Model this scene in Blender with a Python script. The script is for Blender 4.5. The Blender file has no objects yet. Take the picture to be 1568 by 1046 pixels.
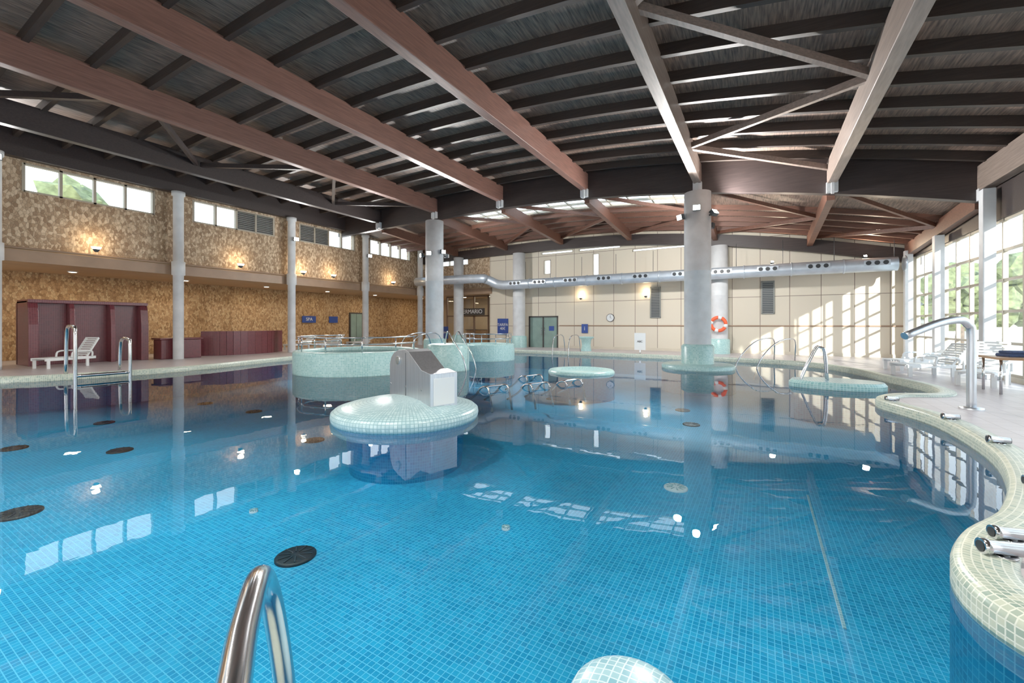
import bpy, bmesh, math, random
from mathutils import Vector, Matrix
random.seed(4)
S=bpy.context.scene
C=S.collection

# ------------------------------------------------------------------ materials
def nt(name):
    m=bpy.data.materials.new(name); m.use_nodes=True
    n=m.node_tree; 
    return m,n,n.nodes['Principled BSDF']
def pbr(name,col,rough=.5,metal=0,var=0.0,scale=8,bump=0,emis=None,estr=0,stretch=(1,1,1)):
    m,n,b=nt(name)
    b.inputs['Roughness'].default_value=rough; b.inputs['Metallic'].default_value=metal
    b.inputs['Base Color'].default_value=(*col,1)
    if emis: 
        b.inputs['Emission Color'].default_value=(*emis,1); b.inputs['Emission Strength'].default_value=estr
    if var>0 or bump>0:
        g=n.nodes.new('ShaderNodeNewGeometry'); mp=n.nodes.new('ShaderNodeMapping')
        mp.inputs['Scale'].default_value=stretch
        n.links.new(g.outputs['Position'],mp.inputs['Vector'])
        t=n.nodes.new('ShaderNodeTexNoise'); t.inputs['Scale'].default_value=scale; t.inputs['Detail'].default_value=5
        n.links.new(mp.outputs[0],t.inputs['Vector'])
        r=n.nodes.new('ShaderNodeValToRGB')
        r.color_ramp.elements[0].position=.3; r.color_ramp.elements[1].position=.7
        r.color_ramp.elements[0].color=tuple(c*(1-var) for c in col)+(1,)
        r.color_ramp.elements[1].color=tuple(min(1,c*(1+var)) for c in col)+(1,)
        n.links.new(t.outputs['Fac'],r.inputs['Fac']); n.links.new(r.outputs[0],b.inputs['Base Color'])
        if bump>0:
            bp=n.nodes.new('ShaderNodeBump'); bp.inputs['Strength'].default_value=bump; bp.inputs['Distance'].default_value=.02
            n.links.new(t.outputs['Fac'],bp.inputs['Height']); n.links.new(bp.outputs[0],b.inputs['Normal'])
    return m
def brick(name,c1,c2,cm,w,h,mortar,rough=.4,axes='UV',offset=0.0,noise=0,bias=0,spec=.5):
    m,n,b=nt(name)
    b.inputs['Roughness'].default_value=rough
    b.inputs['Specular IOR Level'].default_value=spec
    br=n.nodes.new('ShaderNodeTexBrick'); br.offset=offset; br.squash=1
    br.inputs['Scale'].default_value=1; br.inputs['Brick Width'].default_value=w; br.inputs['Row Height'].default_value=h
    br.inputs['Mortar Size'].default_value=mortar; br.inputs['Mortar Smooth'].default_value=.1; br.inputs['Bias'].default_value=bias
    br.inputs['Color1'].default_value=(*c1,1); br.inputs['Color2'].default_value=(*c2,1); br.inputs['Mortar'].default_value=(*cm,1)
    if axes=='UV':
        t=n.nodes.new('ShaderNodeTexCoord'); n.links.new(t.outputs['UV'],br.inputs['Vector'])
    else:
        g=n.nodes.new('ShaderNodeNewGeometry'); sp=n.nodes.new('ShaderNodeSeparateXYZ'); cb=n.nodes.new('ShaderNodeCombineXYZ')
        n.links.new(g.outputs['Position'],sp.inputs[0])
        n.links.new(sp.outputs[axes[0]],cb.inputs[0]); n.links.new(sp.outputs[axes[1]],cb.inputs[1])
        n.links.new(cb.outputs[0],br.inputs['Vector'])
    out=br.outputs['Color']
    if noise>0:
        g=n.nodes.new('ShaderNodeNewGeometry')
        t=n.nodes.new('ShaderNodeTexNoise'); t.inputs['Scale'].default_value=.5; t.inputs['Detail'].default_value=3
        n.links.new(g.outputs['Position'],t.inputs['Vector'])
        hs=n.nodes.new('ShaderNodeHueSaturation')
        mr=n.nodes.new('ShaderNodeMapRange'); mr.inputs['To Min'].default_value=1-noise; mr.inputs['To Max'].default_value=1+noise
        mr.inputs['From Min'].default_value=.3; mr.inputs['From Max'].default_value=.7
        n.links.new(t.outputs['Fac'],mr.inputs['Value']); n.links.new(mr.outputs[0],hs.inputs['Value'])
        n.links.new(out,hs.inputs['Color']); out=hs.outputs[0]
    n.links.new(out,b.inputs['Base Color'])
    return m
def pebble(name,ca,cb_,cc,scale=5.5):
    m,n,b=nt(name); b.inputs['Roughness'].default_value=.85
    g=n.nodes.new('ShaderNodeNewGeometry')
    mp=n.nodes.new('ShaderNodeMapping'); mp.inputs['Scale'].default_value=(1,1,.6); n.links.new(g.outputs['Position'],mp.inputs['Vector'])
    v=n.nodes.new('ShaderNodeTexVoronoi'); v.inputs['Scale'].default_value=scale; n.links.new(mp.outputs[0],v.inputs['Vector'])
    sp=n.nodes.new('ShaderNodeSeparateColor'); n.links.new(v.outputs['Color'],sp.inputs[0])
    t=n.nodes.new('ShaderNodeTexNoise'); t.inputs['Scale'].default_value=3.2; t.inputs['Detail'].default_value=4; n.links.new(mp.outputs[0],t.inputs['Vector'])
    av=n.nodes.new('ShaderNodeMix'); av.inputs[0].default_value=.4; n.links.new(sp.outputs[0],av.inputs[2]); n.links.new(t.outputs['Fac'],av.inputs[3])
    r=n.nodes.new('ShaderNodeValToRGB'); e=r.color_ramp.elements
    e[0].position=.2; e[1].position=.8
    e[0].color=(*ca,1); e[1].color=(*cc,1); x=e.new(.5); x.color=(*cb_,1)
    n.links.new(av.outputs[0],r.inputs['Fac'])
    v2=n.nodes.new('ShaderNodeTexVoronoi'); v2.feature='DISTANCE_TO_EDGE'; v2.inputs['Scale'].default_value=scale; n.links.new(mp.outputs[0],v2.inputs['Vector'])
    mr=n.nodes.new('ShaderNodeMapRange'); mr.inputs['From Max'].default_value=.10; mr.inputs['To Min'].default_value=.6; n.links.new(v2.outputs['Distance'],mr.inputs['Value'])
    mx=n.nodes.new('ShaderNodeMix'); mx.data_type='RGBA'; mx.blend_type='MULTIPLY'; mx.inputs[0].default_value=1
    n.links.new(r.outputs[0],mx.inputs[6]); n.links.new(mr.outputs[0],mx.inputs[7]); n.links.new(mx.outputs[2],b.inputs['Base Color'])
    bp=n.nodes.new('ShaderNodeBump'); bp.inputs['Strength'].default_value=.5; bp.inputs['Distance'].default_value=.02
    n.links.new(v2.outputs['Distance'],bp.inputs['Height']); n.links.new(bp.outputs[0],b.inputs['Normal'])
    return m

M={}
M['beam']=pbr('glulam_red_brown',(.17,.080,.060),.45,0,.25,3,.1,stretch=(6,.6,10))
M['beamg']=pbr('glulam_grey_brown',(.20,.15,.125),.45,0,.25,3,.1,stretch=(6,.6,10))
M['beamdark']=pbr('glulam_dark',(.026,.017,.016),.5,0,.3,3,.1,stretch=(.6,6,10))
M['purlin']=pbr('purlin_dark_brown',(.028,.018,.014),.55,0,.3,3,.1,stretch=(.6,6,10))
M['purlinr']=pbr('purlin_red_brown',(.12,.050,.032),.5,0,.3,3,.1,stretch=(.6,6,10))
M['deckwood']=pbr('roof_boarding',(.155,.102,.076),.6,0,.65,2.2,.2,stretch=(14,1.0,1))
M['conc']=pbr('painted_concrete',(.60,.62,.64),.55,0,.10,2.5,.1)
M['steel']=pbr('stainless_steel',(.62,.63,.65),.16,1,.05,6)
M['brushed']=pbr('brushed_steel',(.60,.63,.67),.36,.95,.08,30,stretch=(1,1,.05))
M['duct']=pbr('galvanised_duct',(.48,.54,.61),.36,.5,.1,3)
M['darkmetal']=pbr('dark_metal',(.06,.07,.08),.5,.5)
M['white']=pbr('white_plastic',(.72,.75,.76),.4)
M['cream']=brick('cream_wall_panels',(.64,.58,.47),(.68,.62,.50),(.17,.13,.10),1.25,1.5,.014,.6,'XZ')
M['creamplain']=pbr('cream_paint',(.60,.54,.43),.6,0,.06,3)
M['pebble']=pebble('pebble_wall',(.27,.17,.10),(.46,.32,.20),(.66,.51,.35),13)
M['gold']=pebble('golden_stone_wall',(.26,.14,.06),(.44,.26,.12),(.58,.40,.21),13)
M['goldceil']=pbr('ochre_soffit',(.46,.31,.17),.6,0,.08,2)
M['fascia']=pbr('brown_fascia',(.30,.19,.12),.5,0,.1,2)
M['red']=brick('dark_red_mosaic',(.10,.014,.024),(.15,.024,.034),(.19,.08,.08),.06,.06,.004,.3,'UV')
M['pool']=brick('pool_mosaic_blue',(.006,.25,.49),(.014,.36,.62),(.10,.50,.74),.048,.048,.0034,.4,'XY',noise=.18)
M['poolw']=brick('pool_wall_mosaic',(.006,.20,.38),(.012,.28,.48),(.06,.38,.56),.048,.048,.0034,.4,'UV',noise=.1)
M['mos']=brick('mint_mosaic',(.20,.45,.46),(.37,.61,.60),(.52,.71,.69),.05,.05,.005,.3,'UV')
M['mosw']=brick('pale_mosaic',(.32,.49,.53),(.47,.63,.65),(.20,.36,.40),.06,.06,.006,.3,'UV')
M['moswxy']=brick('pale_mosaic_step',(.16,.36,.44),(.28,.48,.54),(.50,.66,.70),.036,.036,.003,.3,'XY')
M['coping']=brick('coping_mosaic',(.22,.31,.26),(.46,.51,.41),(.60,.64,.56),.042,.042,.004,.3,'UV')
M['deck']=brick('deck_tiles',(.50,.45,.46),(.56,.51,.52),(.36,.31,.32),.30,.30,.006,.35,'XY',noise=.06)
M['frame']=pbr('window_frame_cream',(.40,.35,.27),.5)
M['frameb']=pbr('window_frame_brown',(.16,.10,.07),.5)
M['black']=pbr('black_grille',(.010,.014,.018),.5)
M['bluesign']=pbr('blue_sign_board',(.02,.06,.28),.4)
M['redorange']=pbr('lifebuoy_orange',(.80,.10,.03),.4)
M['wood']=pbr('table_wood',(.32,.17,.08),.4,0,.2,4,stretch=(1,8,8))
M['towel']=pbr('navy_cloth',(.03,.05,.12),.9,0,.2,20,.3)
M['greenglass']=pbr('door_glass_green',(.22,.32,.29),.15,0,.1,2)
M['dark']=pbr('dark_joinery',(.035,.03,.03),.5)
M['lamp']=pbr('lamp_lens',(1,1,1),.4,emis=(1,.95,.88),estr=60)
M['lampw']=pbr('lamp_lens_warm',(1,.9,.7),.4,emis=(1,.78,.48),estr=20)
M['leaf']=pbr('foliage',(.15,.18,.08),.8,0,.5,3,.5)
M['bark']=pbr('bark',(.16,.12,.09),.9,0,.3,8,.5)
M['ground']=pbr('terrace_ground',(.55,.51,.45),.8,0,.15,1)
M['build']=pbr('building_render',(.62,.58,.52),.8,0,.08,1)
M['louver']=pbr('louvre_grey',(.20,.21,.20),.5)
M['interior']=pbr('lobby_wall',(.34,.26,.18),.6,0,.1,1)
m,n,b=nt('window_glass'); n.nodes.remove(b)
o=n.nodes['Material Output']; tr=n.nodes.new('ShaderNodeBsdfTransparent'); gl=n.nodes.new('ShaderNodeBsdfGlossy'); gl.inputs['Roughness'].default_value=.02
mx=n.nodes.new('ShaderNodeMixShader'); mx.inputs[0].default_value=.05; tr.inputs[0].default_value=(.95,.98,.98,1)
n.links.new(tr.outputs[0],mx.inputs[1]); n.links.new(gl.outputs[0],mx.inputs[2]); n.links.new(mx.outputs[0],o.inputs[0]); M['glass']=m
m,n,b=nt('pool_water'); n.nodes.remove(b)
o=n.nodes['Material Output']; tr=n.nodes.new('ShaderNodeBsdfTransparent'); tr.inputs[0].default_value=(.82,.96,.99,1)
gl=n.nodes.new('ShaderNodeBsdfGlossy'); gl.inputs['Roughness'].default_value=.0
fr=n.nodes.new('ShaderNodeFresnel'); fr.inputs['IOR'].default_value=1.34
g=n.nodes.new('ShaderNodeNewGeometry'); t=n.nodes.new('ShaderNodeTexNoise'); t.inputs['Scale'].default_value=1.6; t.inputs['Detail'].default_value=3
n.links.new(g.outputs['Position'],t.inputs['Vector'])
bp=n.nodes.new('ShaderNodeBump'); bp.inputs['Strength'].default_value=.03; bp.inputs['Distance'].default_value=.05
n.links.new(t.outputs['Fac'],bp.inputs['Height']); n.links.new(bp.outputs[0],gl.inputs['Normal']); n.links.new(bp.outputs[0],fr.inputs['Normal'])
mx=n.nodes.new('ShaderNodeMixShader'); n.links.new(fr.outputs[0],mx.inputs[0]); n.links.new(tr.outputs[0],mx.inputs[1]); n.links.new(gl.outputs[0],mx.inputs[2]); n.links.new(mx.outputs[0],o.inputs[0]); M['water']=m

# ------------------------------------------------------------------ mesh builder
def catmull(pts,sub=6,closed=False):
    P=[Vector(p) for p in pts]; n=len(P); out=[]
    rng=range(n) if closed else range(n-1)
    for i in rng:
        p1=P[i]; p2=P[(i+1)%n]
        p0=P[(i-1)%n] if (closed or i>0) else p1*2-p2
        p3=P[(i+2)%n] if (closed or i+2<n) else p2*2-p1
        for k in range(sub):
            t=k/sub
            out.append(.5*((2*p1)+(-p0+p2)*t+(2*p0-5*p1+4*p2-p3)*t*t+(-p0+3*p1-3*p2+p3)*t**3))
    if not closed: out.append(P[-1])
    return out
class MB:
    def __init__(s): s.bm=bmesh.new(); s.uv=s.bm.loops.layers.uv.new('UVMap'); s.mats=[]
    def mi(s,m):
        m=M[m]
        if m not in s.mats: s.mats.append(m)
        return s.mats.index(m)
    def face(s,vs,m,uvs=None,smooth=False):
        try: f=s.bm.faces.new(vs)
        except ValueError: return
        f.material_index=s.mi(m); f.smooth=smooth
        if uvs is None:
            f.normal_update(); nn=f.normal
            a=[abs(c) for c in nn]; k=a.index(max(a))
            for l in f.loops:
                c=l.vert.co
                l[s.uv].uv=(c.x,c.y) if k==2 else ((c.x,c.z) if k==1 else (c.y,c.z))
        else:
            for l,u in zip(f.loops,uvs): l[s.uv].uv=u
    def v(s,*a): return s.bm.verts.new(a if len(a)==3 else a[0])
    def hexa(s,p,m):
        V=[s.v(q) for q in p]
        for idx in ((3,2,1,0),(4,5,6,7),(0,1,5,4),(1,2,6,5),(2,3,7,6),(3,0,4,7)): s.face([V[i] for i in idx],m)
    def box(s,x0,x1,y0,y1,z0,z1,m):
        s.hexa([(x0,y0,z0),(x1,y0,z0),(x1,y1,z0),(x0,y1,z0),(x0,y0,z1),(x1,y0,z1),(x1,y1,z1),(x0,y1,z1)],m)
    def obox(s,c,ux,lx,ly,lz,m,pitch=0):
        R=Matrix.Rotation(ux,3,'Z')@Matrix.Rotation(-pitch,3,'Y')
        c=Vector(c); P=[]
        for z in (-lz/2,lz/2):
            for x,y in ((-lx/2,-ly/2),(lx/2,-ly/2),(lx/2,ly/2),(-lx/2,ly/2)):
                P.append(c+R@Vector((x,y,z)))
        s.hexa(P,m)
    def bar(s,a,b,w,h,m):
        a=Vector(a); b=Vector(b); d=(b-a).normalized(); up=Vector((0,0,1))
        if abs(d.z)>.95: up=Vector((0,1,0))
        sd=d.cross(up).normalized(); u=sd.cross(d)
        P=[]
        for q in (a,b):
            for i,j in ((-1,-1),(1,-1),(1,1),(-1,1)): P.append(q+sd*i*w/2+u*j*h/2)
        V=[s.v(q) for q in P]
        for idx in ((0,1,2,3),(7,6,5,4),(0,4,5,1),(1,5,6,2),(2,6,7,3),(3,7,4,0)): s.face([V[i] for i in idx],m)
    def tube(s,path,r,m,seg=12,caps=True,closed=False):
        P=[Vector(p) for p in path]; n=len(P); rings=[]
        nrm=None
        for i,p in enumerate(P):
            if closed: t=(P[(i+1)%n]-P[i-1]).normalized()
            else: t=(P[min(i+1,n-1)]-P[max(i-1,0)]).normalized()
            if nrm is None:
                a=Vector((0,0,1)) if abs(t.z)<.9 else Vector((1,0,0))
                nrm=(a-t*a.dot(t)).normalized()
            else: nrm=(nrm-t*nrm.dot(t)).normalized()
            bn=t.cross(nrm)
            rr=r[i] if isinstance(r,(list,tuple)) else r
            rings.append([s.v(p+(nrm*math.cos(2*math.pi*k/seg)+bn*math.sin(2*math.pi*k/seg))*rr) for k in range(seg)])
        for i in range(n if closed else n-1):
            A=rings[i]; B=rings[(i+1)%n]
            for k in range(seg): s.face([A[k],A[(k+1)%seg],B[(k+1)%seg],B[k]],m,smooth=True)
        if caps and not closed:
            s.face(rings[0][::-1],m); s.face(rings[-1],m)
    def cyl(s,a,b,r,m,seg=24): s.tube([a,b],r,m,seg)
    def lathe(s,c,prof,m,seg=48,a0=0,a1=2*math.pi):
        full=abs(a1-a0-2*math.pi)<1e-6; N=seg if full else seg+1
        R=max(p[0] for p in prof); rings=[]
        for (r,z) in prof:
            if r<1e-6: rings.append([s.v(c[0],c[1],z)])
            else: rings.append([s.v(c[0]+r*math.cos(a0+(a1-a0)*k/seg),c[1]+r*math.sin(a0+(a1-a0)*k/seg),z) for k in range(N)])
        L=0
        for i in range(len(prof)-1):
            d=math.hypot(prof[i+1][0]-prof[i][0],prof[i+1][1]-prof[i][1]); A=rings[i];B=rings[i+1]
            mm=m if isinstance(m,str) else m[i]
            for k in range(seg):
                k2=(k+1)%N; u0=(a1-a0)*k/seg*R; u1=(a1-a0)*(k+1)/seg*R
                if len(A)==1 and len(B)==1: continue
                if len(B)==1: s.face([A[k],A[k2],B[0]],mm,[(u0,L),(u1,L),(u0,L+d)],True)
                elif len(A)==1: s.face([A[0],B[k2],B[k]],mm,[(u0,L),(u1,L+d),(u0,L+d)],True)
                else: s.face([A[k],A[k2],B[k2],B[k]],mm,[(u0,L),(u1,L),(u1,L+d),(u0,L+d)],True)
            L+=d
    def slab(s,xs,y0,y1,zlo,zhi,m):
        for a,b in zip(xs[:-1],xs[1:]):
            s.hexa([(a,y0,zlo(a,y0)),(b,y0,zlo(b,y0)),(b,y1,zlo(b,y1)),(a,y1,zlo(a,y1)),
                    (a,y0,zhi(a,y0)),(b,y0,zhi(b,y0)),(b,y1,zhi(b,y1)),(a,y1,zhi(a,y1))],m)
    def prof(s,o,ang,pts,w,m,off=0):
        d=Vector((math.cos(ang),math.sin(ang),0)); q=Vector((-math.sin(ang),math.cos(ang),0)); o=Vector(o)
        A=[s.v(o+d*u+Vector((0,0,z))+q*off) for u,z in pts]; B=[s.v(o+d*u+Vector((0,0,z))+q*(off+w)) for u,z in pts]
        n=len(pts); s.face(A,m); s.face(B[::-1],m)
        for i in range(n): s.face([A[i],B[i],B[(i+1)%n],A[(i+1)%n]],m)
    def done(s,name,bevel=0,up=False,parent=None):
        if s.bm.faces: bmesh.ops.recalc_face_normals(s.bm,faces=s.bm.faces)
        if up:
            for f in s.bm.faces:
                f.normal_update()
                if f.normal.z<0: f.normal_flip()
        co=[v.co for v in s.bm.verts]
        mn=Vector([min(c[i] for c in co) for i in range(3)]); mxx=Vector([max(c[i] for c in co) for i in range(3)])
        c=Vector(((mn.x+mxx.x)/2,(mn.y+mxx.y)/2,mn.z))
        bmesh.ops.translate(s.bm,verts=s.bm.verts,vec=-c)
        me=bpy.data.meshes.new(name); s.bm.to_mesh(me); s.bm.free()
        for m in s.mats: me.materials.append(m)
        ob=bpy.data.objects.new(name,me); ob.location=c; C.objects.link(ob)
        if bevel:
            md=ob.modifiers.new('bevel','BEVEL'); md.width=bevel; md.segments=2; md.limit_method='ANGLE'
        if parent: 
            ob.parent=parent; ob.location=c-parent.location
        return ob
def wallcells(mb,axis,c0,c1,ub,zb,holes,m):
    us=sorted(set([ub[0],ub[1]]+[h[i] for h in holes for i in (0,1)])); zs=sorted(set([zb[0],zb[1]]+[h[i] for h in holes for i in (2,3)]))
    for a,b in zip(us[:-1],us[1:]):
        for z0,z1 in zip(zs[:-1],zs[1:]):
            cu=(a+b)/2; cz=(z0+z1)/2
            if any(h[0]<cu<h[1] and h[2]<cz<h[3] for h in holes): continue
            if axis=='X': mb.box(c0,c1,a,b,z0,z1,m)
            else: mb.box(a,b,c0,c1,z0,z1,m)
def light(kind,name,loc,energy,col=(1,1,1),parent=None,aim=None,**kw):
    l=bpy.data.lights.new(name,kind); l.energy=energy; l.color=col
    for k,v in kw.items(): setattr(l,k,v)
    o=bpy.data.objects.new(name,l); C.objects.link(o); o.location=loc
    if aim is not None: o.rotation_euler=Vector(aim).to_track_quat('-Z','Y').to_euler()
    if parent: o.parent=parent; o.location=Vector(loc)-parent.location
    return o

# ------------------------------------------------------------------ levels / layout
DK=.12; PD=-.85; XR=5.6; YF=24.8; XL=-22.0; XLL=-26.5; YB=-8; YL=30; YT=17.2
def prof(x): return 7.4-(.0075 if x>-11 else .0012)*(x+11)**2
pool=[(1.0,3.5),(1.2,4.15),(1.65,4.9),(2.1,6.1),(2.35,7.4),(2.35,9.2),(1.95,10.7),(2.35,11.7),(3.2,12.3),(3.4,13.6),(3.0,15.5),(2.6,17.5),(1.7,19.4),(0,20.4),
(-4,20.8),(-10,21),(-15,20.4),(-18,18),(-18.6,14),(-17.9,10.3),(-17.1,7.6),(-17.0,5.4),(-17.6,3.4),(-19,1.8),(-19.3,-2),(-17,-4.5),(-11,-4.8),(-5,-2.6),(-2.2,-.6),(-.9,.25),(.4,.7),(1.7,.9),(2.6,1.6),(2.4,2.4),(1.7,2.75),(1.15,3.0)]
PP=catmull([(x,y,0) for x,y in pool],6,True)
area=sum(PP[i].x*PP[(i+1)%len(PP)].y-PP[(i+1)%len(PP)].x*PP[i].y for i in range(len(PP)))
if area<0: PP.reverse()
N=len(PP); NR=[]
for i in range(N):
    t=(PP[(i+1)%N]-PP[i-1]).normalized(); NR.append(Vector((t.y,-t.x,0)))
def off(d,z): return [Vector((p.x+n_.x*d,p.y+n_.y*d,z)) for p,n_ in zip(PP,NR)]
def sweep(mb,prof_,m):
    rings=[[mb.v(q) for q in off(d,z)] for d,z in prof_]
    Ls=[0]
    for i in range(N): Ls.append(Ls[-1]+(PP[(i+1)%N]-PP[i]).length)
    V=0
    for j in range(len(prof_)-1):
        dv=math.hypot(prof_[j+1][0]-prof_[j][0],prof_[j+1][1]-prof_[j][1])
        for i in range(N):
            k=(i+1)%N
            mb.face([rings[j][i],rings[j][k],rings[j+1][k],rings[j+1][i]],m,[(Ls[i],V),(Ls[i+1],V),(Ls[i+1],V+dv),(Ls[i],V+dv)],True)
        V+=dv
mb=MB(); sweep(mb,[(0,PD),(0,-.02)],'poolw'); mb.face([mb.v(q) for q in off(0,PD)],'pool')
mb.box(.575,.60,4.3,7.4,PD,PD+.008,'moswxy')
mb.done('pool_basin')
mb=MB(); sweep(mb,[(0,-.02),(0,.11),(.02,.15),(.06,.17),(.24,.165),(.29,.15),(.30,.10)],'coping'); mb.done('pool_coping')
mb=MB(); mb.face([mb.v(q) for q in off(0.0,0)],'water'); mb.done('pool_water_surface',up=True)
cu=bpy.data.curves.new('deckc','CURVE'); cu.dimensions='2D'; cu.fill_mode='BOTH'
def spl(pts):
    s=cu.splines.new('POLY'); s.points.add(len(pts)-1)
    for i,p in enumerate(pts): s.points[i].co=(p[0],p[1],0,1)
    s.use_cyclic_u=True
spl([(XLL,YB),(XR+.1,YB),(XR+.1,YF),(-16.3,YF),(-16.3,YL),(XLL,YL)]); spl([(q.x,q.y) for q in off(.28,0)])
to=bpy.data.objects.new('t',cu); C.objects.link(to)
dg=bpy.context.evaluated_depsgraph_get(); me=bpy.data.meshes.new_from_object(to.evaluated_get(dg)); bpy.data.objects.remove(to)
me.materials.clear(); me.materials.append(M['deck'])
fl=bpy.data.objects.new('floor',me); C.objects.link(fl); fl.location.z=DK

# ------------------------------------------------------------------ roof
xs=[XL-.3+(XR+.5-XL+.1)*i/28 for i in range(29)]
mb=MB(); mb.slab(xs,YB-.2,YT,lambda x,y:prof(x)+.92,lambda x,y:prof(x)+1.05,'deckwood'); mb.done('ceiling')
def rb(x,y): return prof(x)-.45-.45*(y-YT)/7.6
mb=MB()
def rc(m,x0,x1,y0,y1):
    n=max(1,int((x1-x0)/1)); X=[x0+(x1-x0)*i/n for i in range(n+1)]
    mb.slab(X,y0,y1,lambda x,y:rb(x,y)+.62,lambda x,y:rb(x,y)+.74,m)
rc('deckwood',XL-.3,XR+.2,YT,18.1); rc('deckwood',XL-.3,-14,18.1,20); rc('deckwood',-2.2,XR+.2,18.1,20); rc('deckwood',XL-.3,XR+.2,20,YF+.2)
mb.done('ceiling_rear')
mb=MB()
n=12; X=[-14+11.8*i/n for i in range(n+1)]
mb.slab(X,18.05,20.05,lambda x,y:rb(x,y)+.76,lambda x,y:rb(x,y)+.78,'glass')
for i in range(n+1): mb.slab([X[i]-.03,X[i]+.03],18.05,20.05,lambda x,y:rb(x,y)+.68,lambda x,y:rb(x,y)+.76,'frame')
for y in (18.1,18.75,19.4,20.0): mb.slab(X,y-.03,y+.03,lambda x,y:rb(x,y)+.66,lambda x,y:rb(x,y)+.76,'frame')
mb.done('skylight')
BX=[-18.7,-14.6,-10.6,-6.4,-2.0,2.0,5.45]
for bx in BX:
    z=prof(bx); mb=MB(); mb.box(bx-.13,bx+.13,YB,YT-.1,z,z+.72,'beamdark' if bx<-18 else ('beam' if bx<-3 else 'beamg'))  # leftmost beam gets the dark colour to paint in its lack of light
    mb.done('roof_beam',.015)
    mb=MB(); mb.slab([bx-.11,bx+.11],YT+.1,YF-.6,lambda x,y:rb(bx,y),lambda x,y:rb(bx,y)+.5,'purlinr'); mb.done('rear_roof_beam')
mb=MB()
y=YB+.4
while y<YT-.4:
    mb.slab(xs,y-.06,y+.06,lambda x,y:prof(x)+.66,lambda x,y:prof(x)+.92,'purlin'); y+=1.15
mb.done('roof_purlins')
mb=MB()
for y in (17.9,20.2,21.1,22.0,22.9,23.8):
    mb.slab(xs,y-.05,y+.05,lambda x,y:rb(x,y)+.42,lambda x,y:rb(x,y)+.62,'purlinr')
mb.done('rear_roof_purlins')
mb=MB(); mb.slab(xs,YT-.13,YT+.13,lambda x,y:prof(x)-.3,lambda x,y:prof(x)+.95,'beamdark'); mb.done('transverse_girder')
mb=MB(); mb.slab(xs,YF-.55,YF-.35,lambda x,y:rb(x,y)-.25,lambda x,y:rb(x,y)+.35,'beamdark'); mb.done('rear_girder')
mb=MB(); mb.box(XL+.05,XL+.35,YB,YF,7.28,8.25,'beamdark'); mb.done('eave_beam')
mb=MB()
def zz(x0,x1,ys,h=.55,m='beamg',w=.12):
    for i in range(len(ys)-1):
        a=(x0 if i%2==0 else x1,ys[i]); b=(x1 if i%2==0 else x0,ys[i+1])
        mb.bar((a[0],a[1],prof(a[0])+h),(b[0],b[1],prof(b[0])+h),w,.16,m)
zz(-2.0,2.0,[7.6,11.1,14.6,17.0],.5)
zz(-2.0,2.0,[0.5,4.0,7.6][::-1],.5)
zz(-18.7,-14.6,[2,5,8,11,14,17],.4,'beamdark')
mb.done('roof_brace')
mb=MB()
for x0,x1 in ((-2,2),(2,5.45),(-6.4,-2),(-10.6,-6.4),(-14.6,-10.6)):
    mb.bar((x0,17.4,rb(x0,17.4)+.4),(x1,20.6,rb(x1,20.6)+.35),.1,.14,'purlinr')
    mb.bar((x1,20.6,rb(x1,20.6)+.35),(x0,24,rb(x0,24)+.35),.1,.14,'purlinr')
mb.done('rear_roof_brace')
mb=MB()
for bx in BX:
    z=prof(bx)
    mb.box(bx-.15,bx+.15,YT-.30,YT-.12,z-.28,z+.05,'conc'); mb.box(bx-.04,bx+.04,YT-.36,YT-.28,z-.35,z+.15,'conc')
mb.done('beam_bracket')

# ------------------------------------------------------------------ walls
wins=[(-12.1,-11.6,4.85,5.75),(-8.8,-8.4,4.6,5.9),(-12.3,-10.1,6.12,6.28),(-9.7,-7.1,6.12,6.28),(-6.4,-3.4,5.82,5.97)]
holes=wins+[(-13.2,-11.1,DK,2.15)]
mb=MB(); wallcells(mb,'Y',YF,YF+.25,(-16.3,XR+.1),(0,7.6),holes,'cream'); mb.done('wall_back')
mb=MB()
for a,b,c,d in wins:
    mb.box(a,b,YF+.12,YF+.13,c,d,'glass')
    for q in ((a,a+.04,c,d),(b-.04,b,c,d),(a,b,c,c+.03),(a,b,d-.03,d)): mb.box(q[0],q[1],YF-.01,YF+.12,q[2],q[3],'frame')
mb.done('window_1')
mb=MB(); wallcells(mb,'Y',YF,YF+.25,(XL-.3,-16.3),(4.2,7.8),[(-21.6,-18.2,5.9,6.9)],'pebble'); mb.done('wall_back_upper')
mb=MB()
for i in range(4):
    a=-21.6+i*.85; mb.box(a,a+.05,YF-.02,YF+.14,5.9,6.9,'frame'); mb.box(a+.05,a+.85,YF+.1,YF+.11,5.9,6.9,'glass')
mb.box(-21.6,-18.2,YF-.02,YF+.14,5.9,5.95,'frame'); mb.box(-21.6,-18.2,YF-.02,YF+.14,6.85,6.9,'frame'); mb.done('window_2')
mb=MB(); mb.box(XLL,-16.3,YL,YL+.2,0,4.2,'interior'); mb.box(-16.3,-16.1,YF+.25,YL,0,4.2,'interior'); mb.done('wall_lobby')
mb=MB(); mb.box(-11.0,XR,YF-.04,YF,1.50,1.56,'fascia'); mb.box(-11.0,XR,YF-.03,YF,DK,DK+.15,'creamplain'); mb.done('trim_1')
lw=[]
for c in (3.4,8.5,13.6,18.5): lw.append((c+.75,c+4.4,6.2,7.2))
lw.append((-6.8,-2.6,6.2,7.2)); lw.append((-1.0,2.8,6.2,7.2))
mb=MB(); wallcells(mb,'X',XL-.3,XL,(YB,YF+.2),(4.2,8.3),lw,'pebble'); mb.done('wall_left')
k=2
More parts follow.
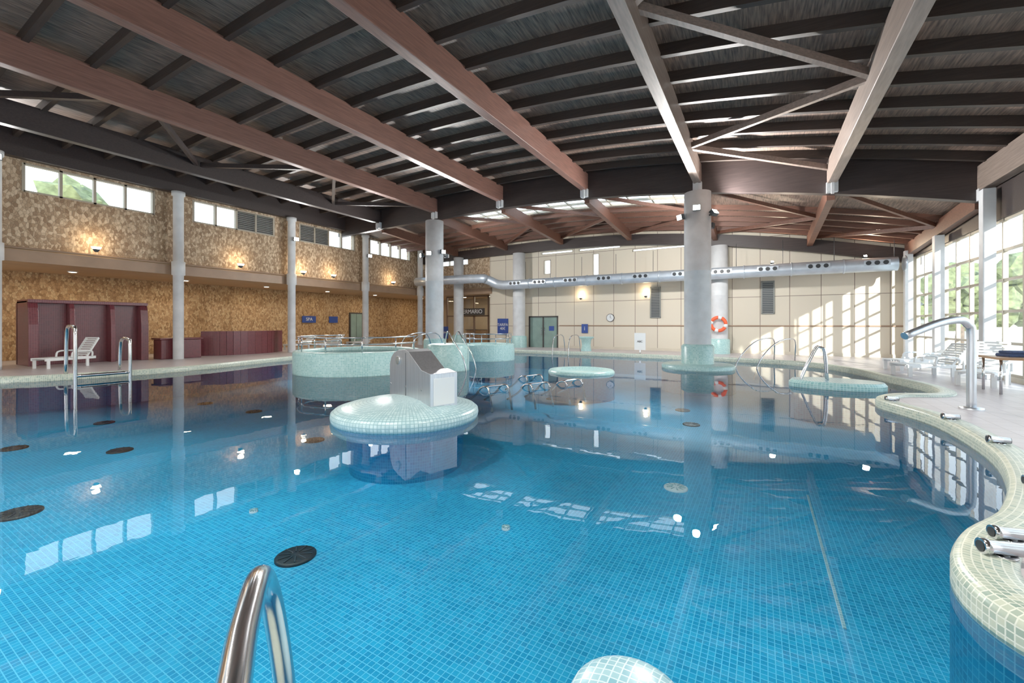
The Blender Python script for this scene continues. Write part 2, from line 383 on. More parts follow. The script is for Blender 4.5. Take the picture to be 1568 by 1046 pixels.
for a,b,c,d in lw:
    mb=MB(); k+=1; n=4; w=(b-a)/n
    for i in range(n+1): mb.box(XL-.16,XL+.01,a+w*i-.04,a+w*i+.04,c,d,'frame')
    mb.box(XL-.16,XL+.01,a,b,c,c+.06,'frame'); mb.box(XL-.16,XL+.01,a,b,d-.06,d,'frame')
    for i in range(n):
        lou=(abs(a-9.25)<.2 and i>=2) or (abs(a-14.35)<.2 and i<2)
        if lou:
            z=c+.08
            while z<d-.08: mb.bar((XL-.06,a+w*i+.04,z),(XL-.06,a+w*(i+1)-.04,z),.10,.03,'louver'); z+=.09
            mb.box(XL-.14,XL-.12,a+w*i,a+w*(i+1),c,d,'dark')
        else: mb.box(XL-.1,XL-.09,a+w*i,a+w*(i+1),c,d,'glass')
    mb.done('window_%d'%k)
mb=MB(); mb.box(XLL-.2,XLL,YB,YL,0,4.2,'gold'); mb.done('wall_left_lower')
mb=MB(); mb.box(XLL-.2,XL+.15,YB,YF-.0,3.8,4.2,'goldceil'); mb.box(XLL-.2,-16.1,YF,YL+.2,3.8,4.2,'goldceil')
mb.box(XL+.15,XL+.2,YB,YF-.2,3.75,4.15,'fascia'); mb.box(XL+.15,-16.1,YF-.12,YF-.02,3.75,4.15,'fascia')
mb.tube([(XL+.24,YB,4.22),(XL+.24,YF-.3,4.22)],.04,'fascia',8); mb.done('gallery_slab')
mb=MB(); wallcells(mb,'Y',YB-.25,YB,(XLL,XR+.1),(0,8.3),[(-20,-11,.6,3.4),(-10,-1,.6,3.4),(0,5,.6,3.4)],'creamplain'); mb.done('wall_front')
mb=MB()
for a,b,t in ((-20,-11,3.4),(-10,-1,3.4),(0,5,3.4)):
    n=int((b-a)/1.5)
    for i in range(n+1):
        x=a+(b-a)*i/n; mb.box(x-.04,x+.04,YB-.18,YB-.05,.6,t,'frame')
    for z in (.63,2.0,t-.03): mb.box(a,b,YB-.18,YB-.05,z-.03,z+.03,'frame')
mb.done('window_20')
mb=MB(); mb.box(XR,XR+.2,YB,YT,4.45,6.3,'beamdark'); mb.box(XR,XR+.2,YT,YF+.2,4.45,5.45,'beamdark'); mb.box(XR,XR+.2,YB,YF+.2,0,.25,'creamplain')
mb.box(XR-.05,XR+.2,24.0,YF,0,4.45,'creamplain'); mb.done('wall_right')
mb=MB()
i=0; zs=[.28,1.1,1.95,2.8,3.6,4.42]
yy=-7.6
while yy<24.05:
    w=.035 if i%3 else .06
    mb.box(XR+.04,XR+.14,yy-w,yy+w,.25,4.45,'frame'); yy+=1.05; i+=1
for z in zs: mb.box(XR+.05,XR+.13,YB,24.0,z-.035,z+.035,'frame')
mb.box(XR+.09,XR+.095,YB,24.0,.25,4.45,'glass'); mb.done('window_21')
for yc in (23.8,20.3,16.6,12.9,9.2,5.5):
    mb=MB(); mb.box(XR-.36,XR-.1,yc-.13,yc+.13,DK,5.3 if yc<YT else 4.7,'conc'); mb.box(XR-.42,XR-.06,yc-.19,yc+.19,DK,DK+.12,'conc'); mb.done('steel_post',.01)
def column(x,y,r,z1,base=True,name='column'):
    mb=MB(); 
    pr=[(r,.7 if base else DK),(r,.9),(r,.91),(r,z1*.55),(r+.006,z1*.55+.01),(r,z1*.55+.02),(r,z1),(0,z1)]
    mb.lathe((x,y),pr,'conc',40)
    if base: mb.lathe((x,y),[(r+.10,PD if y<19 else DK),(r+.10,.80),(r+.05,.86),(r,.88)],'mos',40)
    return mb.done(name)
column(-2.0,17.0,.46,6.45); column(-14.6,17.0,.46,6.95)
column(-1.8,24.0,.40,5.6); column(-13.5,24.0,.40,6.2)
column(-18.4,24.0,.35,6.3)
for yc in (-1.7,3.4,8.5,13.6,18.5,23.5):
    mb=MB(); r=.19; mb.lathe((XL+.45,yc),[(r,DK),(r,3.7),(r+.05,3.72),(r+.05,4.28),(r,4.3),(r,7.1),(r+.05,7.12),(r+.05,7.28),(0,7.28)],'conc',28); mb.done('gallery_column')
mb=MB(); mb.lathe((-2,17),[(1.25,PD),(1.25,-.03),(1.25,.10),(1.2,.15),(1.0,.17),(.5,.17)],['poolw']+['mos']*4,56); mb.done('column_plinth')

# ------------------------------------------------------------------ duct
mb=MB(); DY=23.2; path=[(4.9,DY,4.12)]
path+= [(x,DY,4.12) for x in (4,-2,-8,-14)]
path+= catmull([(-14.2,DY,4.12),(-14.7,DY-.02,4.22),(-15.3,DY-.25,4.5),(-16.0,DY-.5,4.58),(-20.8,22.3,4.58)],5)
mb.tube(path,.29,'duct',28)
for x in [4.2,2.2,.3,-1.6,-3.5,-5.5,-7.5,-9.5,-11.5,-13.2]:
    mb.tube([(x+.9,DY,4.12),(x+.96,DY,4.12)],.315,'duct',28)
    mb.obox((x,DY-.29,4.17),0,.85,.06,.22,'duct')
    for k in (-.28,0,.28): mb.tube([(x+k,DY-.31,4.17),(x+k,DY-.35,4.17)],.09,'black',14)
    mb.tube([(x+.6,DY,4.38),(x+.6,DY,5.1 if x>3 else 5.5)],.012,'darkmetal',6)
mb.done('ventilation_duct')

# ------------------------------------------------------------------ far wall fittings
mb=MB(); x0,x1=-13.2,-11.1
mb.box(x0,x0+.08,YF-.03,YF+.15,DK,2.15,'dark'); mb.box(x1-.08,x1,YF-.03,YF+.15,DK,2.15,'dark'); mb.box(x0,x1,YF-.03,YF+.15,2.07,2.15,'dark')
mb.box(x0+.08,-12.18,YF+.04,YF+.09,DK,2.07,'greenglass'); mb.box(-12.14,x1-.08,YF+.04,YF+.09,DK,2.07,'greenglass')
mb.box(-12.2,-12.12,YF,YF+.12,DK,2.07,'dark'); mb.tube([(-12.28,YF-.03,.9),(-12.28,YF-.03,1.4)],.02,'steel',8); mb.tube([(-12.04,YF-.03,.9),(-12.04,YF-.03,1.4)],.02,'steel',8); mb.box(-11.75,-11.4,YF+.02,YF+.04,1.2,1.5,'bluesign')
mb.done('door_1')
for xc,zc,h in ((-5.1,2.85,1.7),(.33,2.95,1.6)):
    mb=MB(); w=.26
    mb.box(xc-w,xc+w,YF-.03,YF-.01,zc-h/2,zc+h/2,'darkmetal')
    for s_ in (-1,1): mb.box(xc+s_*w-.03,xc+s_*w+.03,YF-.07,YF,zc-h/2,zc+h/2,'louver'); mb.box(xc-w-.03,xc+w+.03,YF-.07,YF,zc+s_*h/2-.03,zc+s_*h/2+.03,'louver')
    z=zc-h/2+.08
    while z<zc+h/2-.05: mb.box(xc-w,xc+w,YF-.055,YF-.03,z,z+.03,'louver'); z+=.09
    mb.done('wall_vent')
def sconce(x,y,z,d=(0,-1),e=18,warm=True,name='wall_sconce'):
    mb=MB(); dx,dy=d
    mb.tube([(x,y,z-.02),(x,y,z+.06)],[.10,.15],'lampw' ,16)
    mb.tube([(x,y,z-.12),(x,y,z-.02)],[.05,.11],'darkmetal',16)
    mb.bar((x,y,z-.05),(x-dx*.2,y-dy*.2,z-.05),.05,.05,'darkmetal')
    o=mb.done(name)
    light('POINT','bulb',(x,y,z+.25),e,(1,.74,.45) if warm else (1,.9,.75),o,shadow_soft_size=.12)
for x in (-9.5,-5.6): sconce(x,YF-.22,3.25,e=12)
for y in (5.9,11.05,14.3,16.2,20.9,.8): sconce(XL+.42,y,4.45,(1,0),20)
mb=MB(); mb.tube([(-7.7,YF-.06,2.0),(-7.7,YF,2.0)],.24,'dark',32); mb.tube([(-7.7,YF-.07,2.0),(-7.7,YF-.06,2.0)],.21,'white',32)
mb.bar((-7.7,YF-.08,2.0),(-7.7,YF-.08,2.15),.02,.01,'dark'); mb.bar((-7.7,YF-.08,2.0),(-7.6,YF-.08,1.96),.02,.01,'dark'); mb.done('wall_clock')
mb=MB(); c=Vector((-1.8,23.46,1.62)); P=[c+Vector((.33*math.cos(a),0,.33*math.sin(a))) for a in [2*math.pi*i/40 for i in range(40)]]
for q in range(4):
    seg=[P[(q*10+i)%40] for i in range(11)]
    mb.tube(seg[:8],.085,'redorange',12); mb.tube(seg[7:],.087,'white',12)
mb.box(-1.9,-1.7,23.52,23.60,1.8,2.0,'white'); mb.done('lifebuoy')
def sign(name,x,y,z,w,h,txt,size,ang=0,m='bluesign',post=False):
    mb=MB(); mb.obox((x,y,z),ang,w,.04,h,m)
    if post: mb.box(x-.03,x+.03,y+.02,y+.08,DK,z,'steel')
    o=mb.done(name)
    if txt:
        cu=bpy.data.curves.new('lettering','FONT'); cu.body=txt; cu.size=size; cu.align_x='CENTER'; cu.align_y='CENTER'; cu.extrude=.003
        t=bpy.data.objects.new('lettering',cu); C.objects.link(t); cu.materials.append(M['white'] if m!='white' else M['dark'])
        t.parent=o; t.rotation_euler=(math.pi/2,0,ang)
        d=Vector((math.sin(ang),-math.cos(ang),0))*.03
        t.location=Vector((x,y,z))+d-o.location
sign('price_sign',-15.2,YF-.04,1.45,.85,1.1,'TARIFA\n40€',.26)
sign('notice_board',-9.3,YF-.04,1.35,.4,.55,'i',.35)
sign('lobby_sign',-18.6,YF+1.0,2.55,2.4,.5,'TERMARIO',.42,0,'dark')
sign('notice_board',-20.2,YF-.1,1.0,.6,.9,'SPA',.2)
sign('hanging_sign',XLL+.1,17.9,1.95,1.0,.45,'SPA',.3,math.pi/2)
sign('hanging_sign',XLL+.1,19.8,1.95,.7,.45,'',.3,math.pi/2)
mb=MB()
for x in (-21.4,-20.1,-18.8,-17.5,-16.6): mb.box(x-.05,x+.05,YF+1.6,YF+1.72,DK,3.8,'frameb')
for z in (2.25,3.75): mb.box(-21.4,-16.6,YF+1.6,YF+1.72,z-.05,z+.05,'frameb')
mb.box(-21.4,-16.6,YF+1.65,YF+1.67,DK,3.75,'glass'); mb.done('lobby_glazed_partition')
mb=MB(); mb.box(-20.5,-17.5,YF+3,YF+3.6,DK,1.15,'wood'); mb.box(-20.6,-17.4,YF+2.9,YF+3.7,1.15,1.2,'dark'); mb.done('reception_counter')
mb=MB(); mb.box(XLL+.02,XLL+.1,21.2,22.4,DK,2.5,'dark'); mb.box(XLL+.1,XLL+.12,21.3,21.78,DK,2.4,'greenglass'); mb.box(XLL+.1,XLL+.12,21.82,22.3,DK,2.4,'greenglass'); mb.done('door_2')
mb=MB(); mb.box(XLL+.02,XLL+.1,2.6,3.8,DK,2.4,'dark'); mb.box(XLL+.1,XLL+.13,2.7,3.17,DK,2.3,'greenglass'); mb.box(XLL+.1,XLL+.13,3.23,3.7,DK,2.3,'greenglass'); mb.done('door_3')

for y in (-2,2,6,10,14,18,22,27):
    x=-24.6; mb=MB(); mb.tube([(x,y,3.76),(x,y,3.80)],.16,'white',20); mb.tube([(x,y,3.755),(x,y,3.765)],.11,'lampw',20)
    o=mb.done('ceiling_downlight'); light('AREA','bulb',(x,y,3.73),32,(1,.80,.54),o,(0,0,-1),shape='DISK',size=.5)
for x in (-20.5,-18):
    mb=MB(); mb.tube([(x,27.5,3.755),(x,27.5,3.80)],.14,'lampw',16); o=mb.done('ceiling_downlight'); light('AREA','bulb',(x,27.5,3.72),40,(1,.85,.65),o,(0,0,-1),shape='DISK',size=.4)

def flood(x,y,z,d,e,col=(1,.98,.95),s=1):
    d=Vector(d).normalized(); mb=MB(); p=Vector((x,y,z)); h=Vector((d.x,d.y,0)).normalized()
    mb.bar(p-d*.10,p+d*.04,.26*s,.20*s,'darkmetal'); mb.bar(p+d*.04,p+d*.05,.22*s,.16*s,'lamp'); mb.bar(p-d*.08,p-h*.30-Vector((0,0,.06)),.05,.05,'darkmetal')
    o=mb.done('column_floodlight')
    light('SPOT','bulb',p+d*.12,e,col,o,d,spot_size=2.6,spot_blend=.6,shadow_soft_size=.12)
cx,cy=-2.0,17.0
flood(cx-.55,cy-.35,5.55,(-.8,-.9,-.25),1700); flood(cx+.05,cy-.68,5.75,(.1,-1,-.1),1700); flood(cx+.60,cy-.30,5.6,(1,-.6,.8),2200)
flood(cx-.3,cy+.65,5.3,(-.6,1,-.2),1100); flood(cx+.4,cy+.6,5.3,(.5,1,-.2),600)  # added floods hidden behind the column to brighten the far wall
cx=-14.6
flood(cx-.45,cy-.5,5.15,(-.6,-.9,-.1),900); flood(cx+.2,cy-.65,5.2,(.5,-1,-.25),1700); flood(cx+.66,cy-.1,5.3,(1,-.2,-.1),900)
flood(cx+.3,cy+.65,5.2,(.5,1,-.1),700)  # another added flood behind its column, brightening the far wall
flood(XL+.85,13.6,6.1,(1,-.3,-.1),500); flood(XL+.85,18.5,5.9,(1,-.3,-.1),500); flood(XL+.85,3.4,7.0,(1,-.2,-.1),500)
for x in (0.5,4.0):
    flood(x,YF-.75,4.6,(.15,-1,.8),240,(1,.78,.55),.5)
for x,y in ((-9,-3),(-9,1),(-4.5,1),(0,3.8),(-2,-3),(-14,-3)):  # fill lamps added above the view to brighten the pool
    z=6.2 if x<-1 else 5.9
    mb=MB(); mb.lathe((x,y),[(.10,z+.35),(.14,z+.30),(.50,z+.05),(.52,z)],'white',28); mb.lathe((x,y),[(.5,z+.02),(0,z+.02)],'lampw',28); mb.cyl((x,y,z+.33),(x,y,prof(x)+.9),.012,'darkmetal',8)
    o=mb.done('added_fill_lamp'); light('AREA','bulb',(x,y,z-.02),225,(1,.98,.95),o,(0,0,-1),shape='DISK',size=.95)

# ------------------------------------------------------------------ pool furniture
mb=MB(); ic=(-5.35,5.5)
mb.lathe(ic,[(.95,PD),(1.0,-.25),(1.20,-.06),(1.23,-.02),(1.25,.06),(1.24,.13),(1.18,.18),(1.05,.22),(.8,.275),(.5,.32),(.2,.34),(0,.345)],['poolw']*3+['mosw']*8,72); mb.done('fountain_island')
mb=MB(); o=Vector((-6.0,5.72,0)); ang=math.atan2(-.306,.952)
pts=[(0,.20),(0,.86),(.05,.98),(.16,1.08),(.34,1.14),(.60,1.16),(.72,1.12),(1.22,.80),(1.22,.20)]
mb.prof(o,ang,pts,.46,'brushed')
mb.prof(o,ang,[(1.22,.20),(1.22,.84),(1.50,.80),(1.50,.20)],.52,'brushed',-.03)
d=Vector((math.cos(ang),math.sin(ang),0)); q=Vector((-d.y,d.x,0))
a=o+d*1.505+q*.03; b=o+d*1.505+q*.43
mb.bar(a+Vector((0,0,.50)),b+Vector((0,0,.50)),.012,.44,'white')
p=o+d*.34+Vector((0,0,.95)); mb.tube([p-q*.0,p-q*.02],.075,'steel',24)
for u,z in ((.05,.5),(.62,.5),(1.18,.5)): p=o+d*u+Vector((0,0,z)); mb.tube([p,p-q*.008],.02,'steel',10)
p0=o-q*.003
mb.bar(p0+d*.62+Vector((0,0,.22)),p0+d*.62+Vector((0,0,1.1)),.008,.008,'darkmetal')
mb.done('waterfall_fountain',.012)

def rail(name,paths,r=.024,smooth=4,m='steel'):
    mb=MB()
    for p in paths:
        mb.tube(catmull(p,smooth) if smooth else p,r,m,14)
    return mb.done(name)
def tub(name,c,r,h,th=.3):
    mb=MB()
    mb.lathe(c,[(r,PD),(r,-.03),(r,h-.08),(r-.02,h-.02),(r-.07,h),(r-th,h),(r-th-.04,h-.04),(r-th-.04,h-.12)],['poolw']+['mos']*6,64)
    mb.lathe(c,[(r-th-.04,h-.12),(r-th-.04,.1),(0,.1)],'poolw',64)
    mb.done(name)
    mb=MB(); mb.lathe(c,[(r-th-.045,h-.12),(0,h-.12)],'water',64); mb.done('tub_water_surface',up=True)
    mb=MB(); R=r-.15; n=9
    A=[math.radians(-200+ i*(260/(n-1))) for i in range(n)]
    for hh in (.25,.46):
        mb.tube([(c[0]+R*math.cos(a),c[1]+R*math.sin(a),h+hh) for a in [A[0]+(A[-1]-A[0])*k/60 for k in range(61)]],.022,'steel',8)
    for a in A: mb.cyl((c[0]+R*math.cos(a),c[1]+R*math.sin(a),h),(c[0]+R*math.cos(a),c[1]+R*math.sin(a),h+.46),.022,'steel',8)
    mb.done('tub_railing')
tub('whirlpool_tub',(-12.2,10.2),2.1,.73); tub('whirlpool_tub',(-10.9,16.4),1.25,.72)
mb=MB(); mb.lathe((-9.6,11.9),[(.75,PD),(.75,-.03),(.75,.82),(.70,.89),(.6,.92),(0,.92)],['poolw']+['mos']*4,40); mb.done('mosaic_pillar_seat')
mb=MB(); mb.lathe((-5.2,13.5),[(1.1,PD),(1.1,-.03),(1.1,.03),(1.06,.09),(.95,.10),(.75,.10),(.7,.02),(0,.02)],['poolw']+['mos']*6,56); mb.done('mosaic_platform')
mb=MB(); mb.lathe((-8.4,22.6),[(.30,DK),(.24,.45),(.28,.75),(.42,.86),(.42,.92),(0,.93)],'mos',36); mb.done('mosaic_pedestal')
mb=MB()
pl=catmull([(.75,13.2,0),(1.7,12.9,0),(2.55,13.2,0),(2.6,13.9,0),(1.7,14.25,0),(.8,13.95,0)],6,True)
for (d0,z0),(d1,z1),m_ in (((0,PD),(0,-.03),'poolw'),((0,-.03),(0,.10),'mos'),((0,.10),(.06,.17),'mos')):
    cc=Vector((1.7,13.6,0)); R0=[mb.v((p.x+(cc.x-p.x)*d0,p.y+(cc.y-p.y)*d0,z0)) for p in pl]; R1=[mb.v((p.x+(cc.x-p.x)*d1,p.y+(cc.y-p.y)*d1,z1)) for p in pl]
    n_=len(pl)
    for i in range(n_): mb.face([R0[i],R0[(i+1)%n_],R1[(i+1)%n_],R1[i]],m_,[(i*.12,z0),(i*.12+.12,z0),(i*.12+.12,z1),(i*.12,z1)])
mb.face(R1,'mosw'); mb.done('mosaic_island')
rail('pool_handrail',[[(.75,13.5,-.5),(.95,13.5,.2),(1.25,13.5,.95),(1.35,13.5,1.0),(1.45,13.5,.9),(1.5,13.5,.16)],[(.75,13.85,-.5),(.95,13.85,.2),(1.25,13.85,.95),(1.35,13.85,1.0),(1.45,13.85,.9),(1.5,13.85,.16)]])
rail('pool_handrail',[[(-.9,18.0,-.4),(-.7,18.2,.3),(-.2,18.9,.9),(.3,19.8,1.05),(.5,20.4,.9),(.5,20.7,.12)],[(-.2,17.7,-.4),(0,17.9,.3),(.5,18.6,.9),(1.0,19.5,1.05),(1.2,20.1,.9),(1.2,20.4,.12)]])
rail('pool_handrail',[[(-9.4,20.2,-.4),(-9.4,20.4,.8),(-9.3,20.9,1.05),(-9.3,21.5,.9),(-9.3,21.7,.12)],[(-8.5,20.2,-.4),(-8.5,20.4,.8),(-8.4,20.9,1.05),(-8.4,21.5,.9),(-8.4,21.7,.12)]])
rail('pool_handrail',[[(-14.6,14.5,-.4),(-14.6,14.7,.8),(-14.4,15.2,1.15),(-14.2,16.0,1.1),(-14.2,16.4,.12)],[(-13.7,14.3,-.4),(-13.7,14.5,.8),(-13.5,15.0,1.15),(-13.3,15.8,1.1),(-13.2,16.2,.12)]])
rail('pool_handrail',[[(-8.5,11.6,-.5),(-8.6,11.5,.4),(-9.0,11.4,1.1),(-9.3,11.5,1.35),(-9.5,11.6,.9)],[(-8.6,12.3,-.5),(-8.7,12.2,.4),(-9.1,12.1,1.1),(-9.4,12.2,1.35),(-9.6,12.2,.9)]])
for i,(x,y) in enumerate(((-6.4,8.6),(-5.7,9.5),(-5.2,10.5),(-6.6,10.9))):
    ps=[]
    for k in (0,.55):
        ps.append([(x+k*.4,y+k,-.35),(x+.35+k*.4,y-.05+k,-.15),(x+.55+k*.4,y-.1+k,.05),(x+.68+k*.4,y-.1+k,.10),(x+.8+k*.4,y-.12+k,.02),(x+.9+k*.4,y-.12+k,-.5)])
    ps.append([(x+.68,y-.1,.10),(x+.90,y+.45,.10)])
    rail('water_lounger',ps,.025)
rail('entry_handrail',[[(-.30,-.35,.12),(-.33,-.22,.6),(-.42,.0,.96),(-.58,.25,1.02),(-.85,.44,1.02),(-1.02,.56,1.0),(-1.10,.625,.93),(-1.125,.665,.80),(-1.13,.70,.55),(-1.14,.76,0),(-1.14,.78,-.5)]],.027,8)
mb=MB()
path=[(.2,.5),(-.03,.9),(-.26,1.33),(-.46,1.72)]
A=catmull([(x,y,0) for x,y in path],5)
c=A[-1]; t=(A[-1]-A[-2]).normalized(); n0=Vector((-t.y,t.x,0)); R=.26
L_=[]; Rr=[]
for i,p in enumerate(A):
    tt=(A[min(i+1,len(A)-1)]-A[max(i-1,0)]).normalized(); nn=Vector((-tt.y,tt.x,0)); L_.append(p+nn*R); Rr.append(p-nn*R)
arc=[c+(n0*math.cos(a)+t*math.sin(a))*R for a in [math.pi*k/16 for k in range(1,16)]]
ring=L_+arc+Rr[::-1]; nn=len(ring)
def shr(f,z): 
    out=[]
    for i,p in enumerate(ring):
        if i<len(L_): q=A[i]
        elif i<len(L_)+len(arc): q=c
        else: q=A[len(A)-1-(i-len(L_)-len(arc))]
        out.append(mb.v((q.x+(p.x-q.x)*f,q.y+(p.y-q.y)*f,z)))
    return out
lv=[(1,PD),(1,-.03),(.97,.04),(.88,.085),(.7,.115),(.4,.135),(.02,.14)]
rs=[shr(f,z) for f,z in lv]; V=0
for j in range(len(lv)-1):
    dv=max(.02,math.hypot((lv[j+1][0]-lv[j][0])*R,lv[j+1][1]-lv[j][1])); U=0
    for i in range(nn):
        k=(i+1)%nn; du=(ring[k]-ring[i]).length
        mb.face([rs[j][i],rs[j][k],rs[j+1][k],rs[j+1][i]],'poolw' if j==0 else ('mosw' if j==1 else 'moswxy'),[(U,V),(U+du,V),(U+du,V+dv),(U,V+dv)],True); U+=du
    V+=dv
mb.done('entry_wall_end')
def swan(base,tip,h,r=.065):
    b=Vector(base); t=Vector(tip); d=(t-b); d.z=0
    p=[(b.x,b.y,DK),(b.x,b.y,h*.5),(b.x,b.y,h-.22),(b.x+d.x*.05,b.y+d.y*.05,h-.08),(b.x+d.x*.18,b.y+d.y*.18,h),(b.x+d.x*.5,b.y+d.y*.5,h-.06),(t.x,t.y,t.z)]
    mb=MB(); mb.tube(catmull(p,6),r,'brushed',18); mb.lathe((b.x,b.y),[(.16,DK),(.16,DK+.03),(r,DK+.04)],'brushed',24)
    return mb.done('water_cannon')
swan((3.2,10.5,0),(2.15,9.75,1.40),1.68)
def nozzle(x,y,a,s=1,name='water_jet_nozzle',z=.165):
    mb=MB(); d=Vector((math.cos(a),math.sin(a),0)); q=Vector((-d.y,d.x,0)); p=Vector((x,y,z+.06*s))
    mb.tube([p-d*.12*s,p+d*.10*s,p+d*.11*s,p+d*.16*s],[.055*s,.055*s,.065*s,.065*s],'steel',20)
    mb.tube([p+d*.161*s,p+d*.165*s],.045*s,'black',16)
    mb.tube([p-d*.128*s,p-d*.118*s],.05*s,'darkmetal',16)
    mb.cyl(p-Vector((0,0,.06*s)),p,.035*s,'steel',12); mb.tube([Vector((p.x,p.y,z-.005)),Vector((p.x,p.y,z+.008))],.08*s,'steel',18)
    mb.done(name)
nozzle(1.31,3.82,math.radians(195),.75); nozzle(1.45,4.12,math.radians(195),.7)
nozzle(2.15,5.6,math.pi,.7); nozzle(2.5,7.4,math.pi,.7); nozzle(2.5,8.9,math.pi,.7); nozzle(2.15,10.5,math.pi,.7)
rail('pool_ladder',[[(-16.6,4.1,-.8),(-16.6,4.1,1.3),(-16.7,4.1,1.5),(-16.95,4.1,1.55),(-17.3,4.1,1.4),(-17.4,4.1,.12)],[(-16.6,5.3,-.8),(-16.6,5.3,.95),(-16.7,5.3,1.12),(-16.95,5.3,1.17),(-17.3,5.3,1.05),(-17.4,5.3,.12)],[(-16.6,4.1,.15),(-16.6,4.7,.15),(-16.6,5.3,.15)],[(-16.6,4.1,-.2),(-16.6,4.7,-.2),(-16.6,5.3,-.2)]],.045)
def drain(x,y,r=.2,light_=False):
    x*=.907; y*=.907
    mb=MB(); z=PD
    a='white' if light_ else 'black'; b='mosw' if light_ else 'darkmetal'
    mb.lathe((x,y),[(r,z),(r,z+.02),(r-.02,z+.03),(0,z+.03)],a,32)
    for i in range(10):
        an=2*math.pi*i/10
        mb.bar((x+.05*math.cos(an),y+.05*math.sin(an),z+.033),(x+(r-.03)*math.cos(an),y+(r-.03)*math.sin(an),z+.033),.012,.01,b)
    mb.done('pool_floor_drain')
for x,y in ((-4.66,2.99),(-14,2.5),(-8.95,6.2),(-13.5,7.3),(-16.3,7.2),(-2.1,14.2),(-1.6,12.3),(-6.5,14),(-15.5,4.4),(-11.8,3.6)): drain(x,y,.20)
drain(-9.13,1.67,.23); drain(-1.2,7.4,.17,True); drain(-2.9,4.8,.05,True); drain(-6.3,3.4,.05,True)

mb=MB(); X0=-22.3
mb.box(X0-1.5,X0-1.3,4.3,7.7,DK,2.4,'red')
for y0_,y1_ in ((4.55,5.35),(5.49,6.5),(6.64,7.45)): mb.box(X0-.42,X0-.34,y0_,y1_,DK,2.38,'red')
for y,w in ((4.3,.25),(5.35,.14),(6.5,.14),(7.45,.25)):
    pts=[(0,DK),(1.5,DK),(1.5,1.6),(1.42,2.2),(1.3,2.45),(0,2.45)]
    mb.prof((X0-1.4,y,0),0,pts,w,'red')
mb.box(X0-1.4,X0+.02,4.3,7.7,2.38,2.5,'red')
mb.done('shower_cubicles',.01)
mb=MB(); mb.box(X0-.3,X0+.45,8.0,9.5,DK,.95,'red'); mb.box(X0-.36,X0+.51,7.94,9.56,.95,1.02,'red'); mb.done('red_planter_base',.02)
mb=MB(); pts_=catmull([(-22.8,9.9,0),(-22.2,11,0),(-22.2,12.6,0),(-22.9,13.8,0)],5)
for i in range(len(pts_)-1): mb.bar(pts_[i]+Vector((0,0,.7)),pts_[i+1]+Vector((0,0,.7)),.2,1.16,'red')
mb.done('red_mosaic_bench_wall')

def lounger(x,y,ang,back=55,m='white',name='sun_lounger'):
    mb=MB(); R=Matrix.Rotation(ang,3,'Z'); o=Vector((x,y,DK))
    def W(a,b,c): return o+R@Vector((a,b,c))
    for s_ in (-.3,.3):
        mb.bar(W(-.7,s_,.30),W(.75,s_,.30),.06,.09,m)
        mb.bar(W(-.62,s_,0),W(-.62,s_,.30),.09,.07,m); mb.bar(W(.5,s_,0),W(.5,s_,.30),.09,.07,m)
        mb.tube(catmull([W(.62,s_*1.15,.32),W(.6,s_*1.15,.52),W(.3,s_*1.15,.55),W(.05,s_*1.15,.52),W(0,s_*1.15,.32)],4),.028,m,8)
    for i in range(14): mb.bar(W(-.68+i*.085,-.3,.34),W(-.68+i*.085,.3,.34),.065,.03,m)
    c,s2=math.cos(math.radians(back)),math.sin(math.radians(back))
    for s_ in (-.27,.27): mb.bar(W(.5,s_,.34),W(.5+.75*c,s_,.34+.75*s2),.05,.05,m)
    for i in range(9):
        u=.06+i*.083; mb.bar(W(.5+u*c,-.28,.36+u*s2),W(.5+u*c,.28,.36+u*s2),.05,.05,m)
    mb.done(name)
lounger(4.1,16.6,math.radians(25),50); lounger(-21.0,4.9,math.radians(110),60)
lounger(4.75,14.9,math.radians(60),65); lounger(4.3,18.6,math.radians(30),20)
lounger(-23.5,15.2,1.6,40); lounger(-23.5,17.2,1.6,40); lounger(-23.2,19.3,1.6,20)
mb=MB(); mb.box(4.35,5.2,12.9,13.9,.85,.90,'wood')
for x in (4.4,5.1):
    for y in (12.98,13.8): mb.cyl((x,y,DK),(x,y,.85),.025,'steel',10)
mb.done('side_table')
mb=MB(); 
mb.obox((4.8,13.45,.935),.2,.5,.4,.07,'towel'); mb.obox((4.82,13.45,1.0),.25,.46,.36,.06,'towel'); mb.done('folded_towel',.02)
sign('rules_stand',-5.2,21.6,.75,.55,.85,'ABC',.14,0,'white',True)

# ------------------------------------------------------------------ outside
mb=MB(); mb.box(XR+.3,70,-40,110,-.25,-.05,'ground'); mb.done('terrace_ground')
def tree(x,y,h,r):
    mb=MB(); mb.tube([(x,y,-.05),(x+.1,y,h*.35),(x,y+.1,h*.7)],[.25,.18,.08],'bark',10)
    for i in range(26):
        a=random.random()*6.28; rr=r*random.random()**.5; z=h*(.35+.6*random.random()); s_=r*(.25+.25*random.random())
        c=Vector((x+rr*math.cos(a),y+rr*math.sin(a),z))
        res=bmesh.ops.create_icosphere(mb.bm,subdivisions=2,radius=s_,matrix=Matrix.Translation(c))
        mi=mb.mi('leaf')
        for v_ in res['verts']:
            v_.co+= (v_.co-c)*random.uniform(-.3,.35)
            for f in v_.link_faces: f.material_index=mi
    mb.done('tree')
tree(17,52,6.5,3.0); tree(11,38,4.6,1.5); tree(24,60,8,3.6); tree(-33,7,9.0,2.3); tree(-34,2.5,9.8,2.2)
mb=MB(); mb.box(9,40,74,80,-.05,6,'build')
for i in range(14): mb.box(9.5+i*2,10.5+i*2,73.9,74,2.2,4.6,'louver')
for z in (1.6,5.0,5.8): mb.box(9,40,73.7,74,z,z+.15,'frame')
mb.done('neighbouring_building')
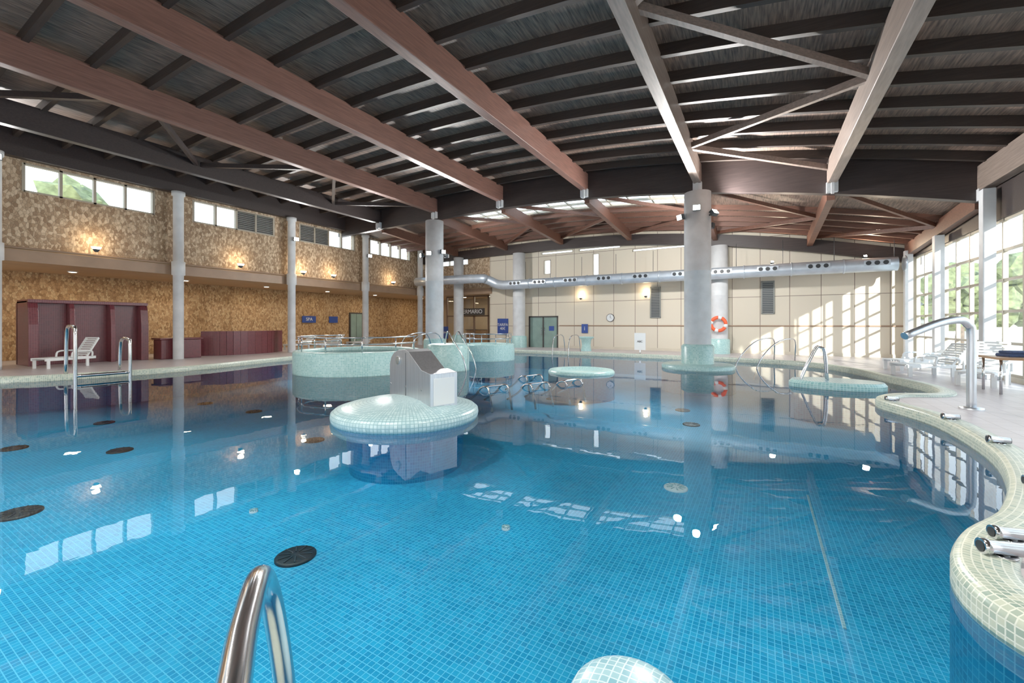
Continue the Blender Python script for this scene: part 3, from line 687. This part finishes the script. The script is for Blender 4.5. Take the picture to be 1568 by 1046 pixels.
mb=MB(); mb.box(7.2,7.4,26,70,-.05,1.2,'build'); mb.box(7.1,7.5,26,70,1.2,1.3,'frame'); mb.done('garden_wall')
mb=MB(); mb.box(9,10.3,-30,2.5,-.05,7.2,'build')  # unseen block added outside to keep low sun off the near pool
for i in range(10): mb.box(8.95,9.0,-28+i*3,-26.4+i*3,1.2,3.2,'darkmetal'); mb.box(8.95,9.0,-28+i*3,-26.4+i*3,4.4,6.2,'darkmetal')
mb.box(8.8,10.5,-30.2,2.7,7.2,7.4,'frame'); mb.done('added_sun_blocker')

# ------------------------------------------------------------------ light
w=bpy.data.worlds.new('World'); S.world=w; w.use_nodes=True; n=w.node_tree
bg=n.nodes['Background']; tc=n.nodes.new('ShaderNodeTexCoord'); sp=n.nodes.new('ShaderNodeSeparateXYZ'); r=n.nodes.new('ShaderNodeValToRGB')
n.links.new(tc.outputs['Generated'],sp.inputs[0]); n.links.new(sp.outputs['Z'],r.inputs['Fac']); n.links.new(r.outputs[0],bg.inputs['Color'])
r.color_ramp.elements[0].position=0; r.color_ramp.elements[0].color=(.95,.97,1,1)
r.color_ramp.elements[1].position=.7; r.color_ramp.elements[1].color=(.62,.80,1,1)
bg.inputs['Strength'].default_value=4.0
light('SUN','sun_light',(20,-20,15),10,(1,.94,.85),aim=(-1,2,-.6),angle=.012)
def portal(loc,rot,sx,sy):
    o=light('AREA','daylight_portal',loc,1,shape='RECTANGLE',size=sx,size_y=sy); o.data.cycles.is_portal=True; o.rotation_euler=rot
portal((XR+.25,8.2,2.35),(math.pi/2,0,math.pi/2),32,4.3)
portal((XL-.4,7.5,6.7),(math.pi/2,0,-math.pi/2),32,1.1)
portal((-8,19.05,8.0),(0,0,0),12,2.1)
portal((-7.5,YB-.3,2.0),(math.pi/2,0,math.pi),26,3.0)

# ------------------------------------------------------------------ camera
cam=bpy.data.cameras.new('camera'); co=bpy.data.objects.new('camera',cam); C.objects.link(co); S.camera=co
cam.sensor_width=36; cam.lens=36*650/1568; cam.shift_y=-26/1568; cam.clip_start=.02; cam.clip_end=300
co.location=(0,0,1.6); co.rotation_euler=(math.pi/2,0,math.atan2(380,650))
S.view_settings.view_transform='Standard'; S.view_settings.look='None'; S.view_settings.exposure=-.1; S.view_settings.gamma=1.15
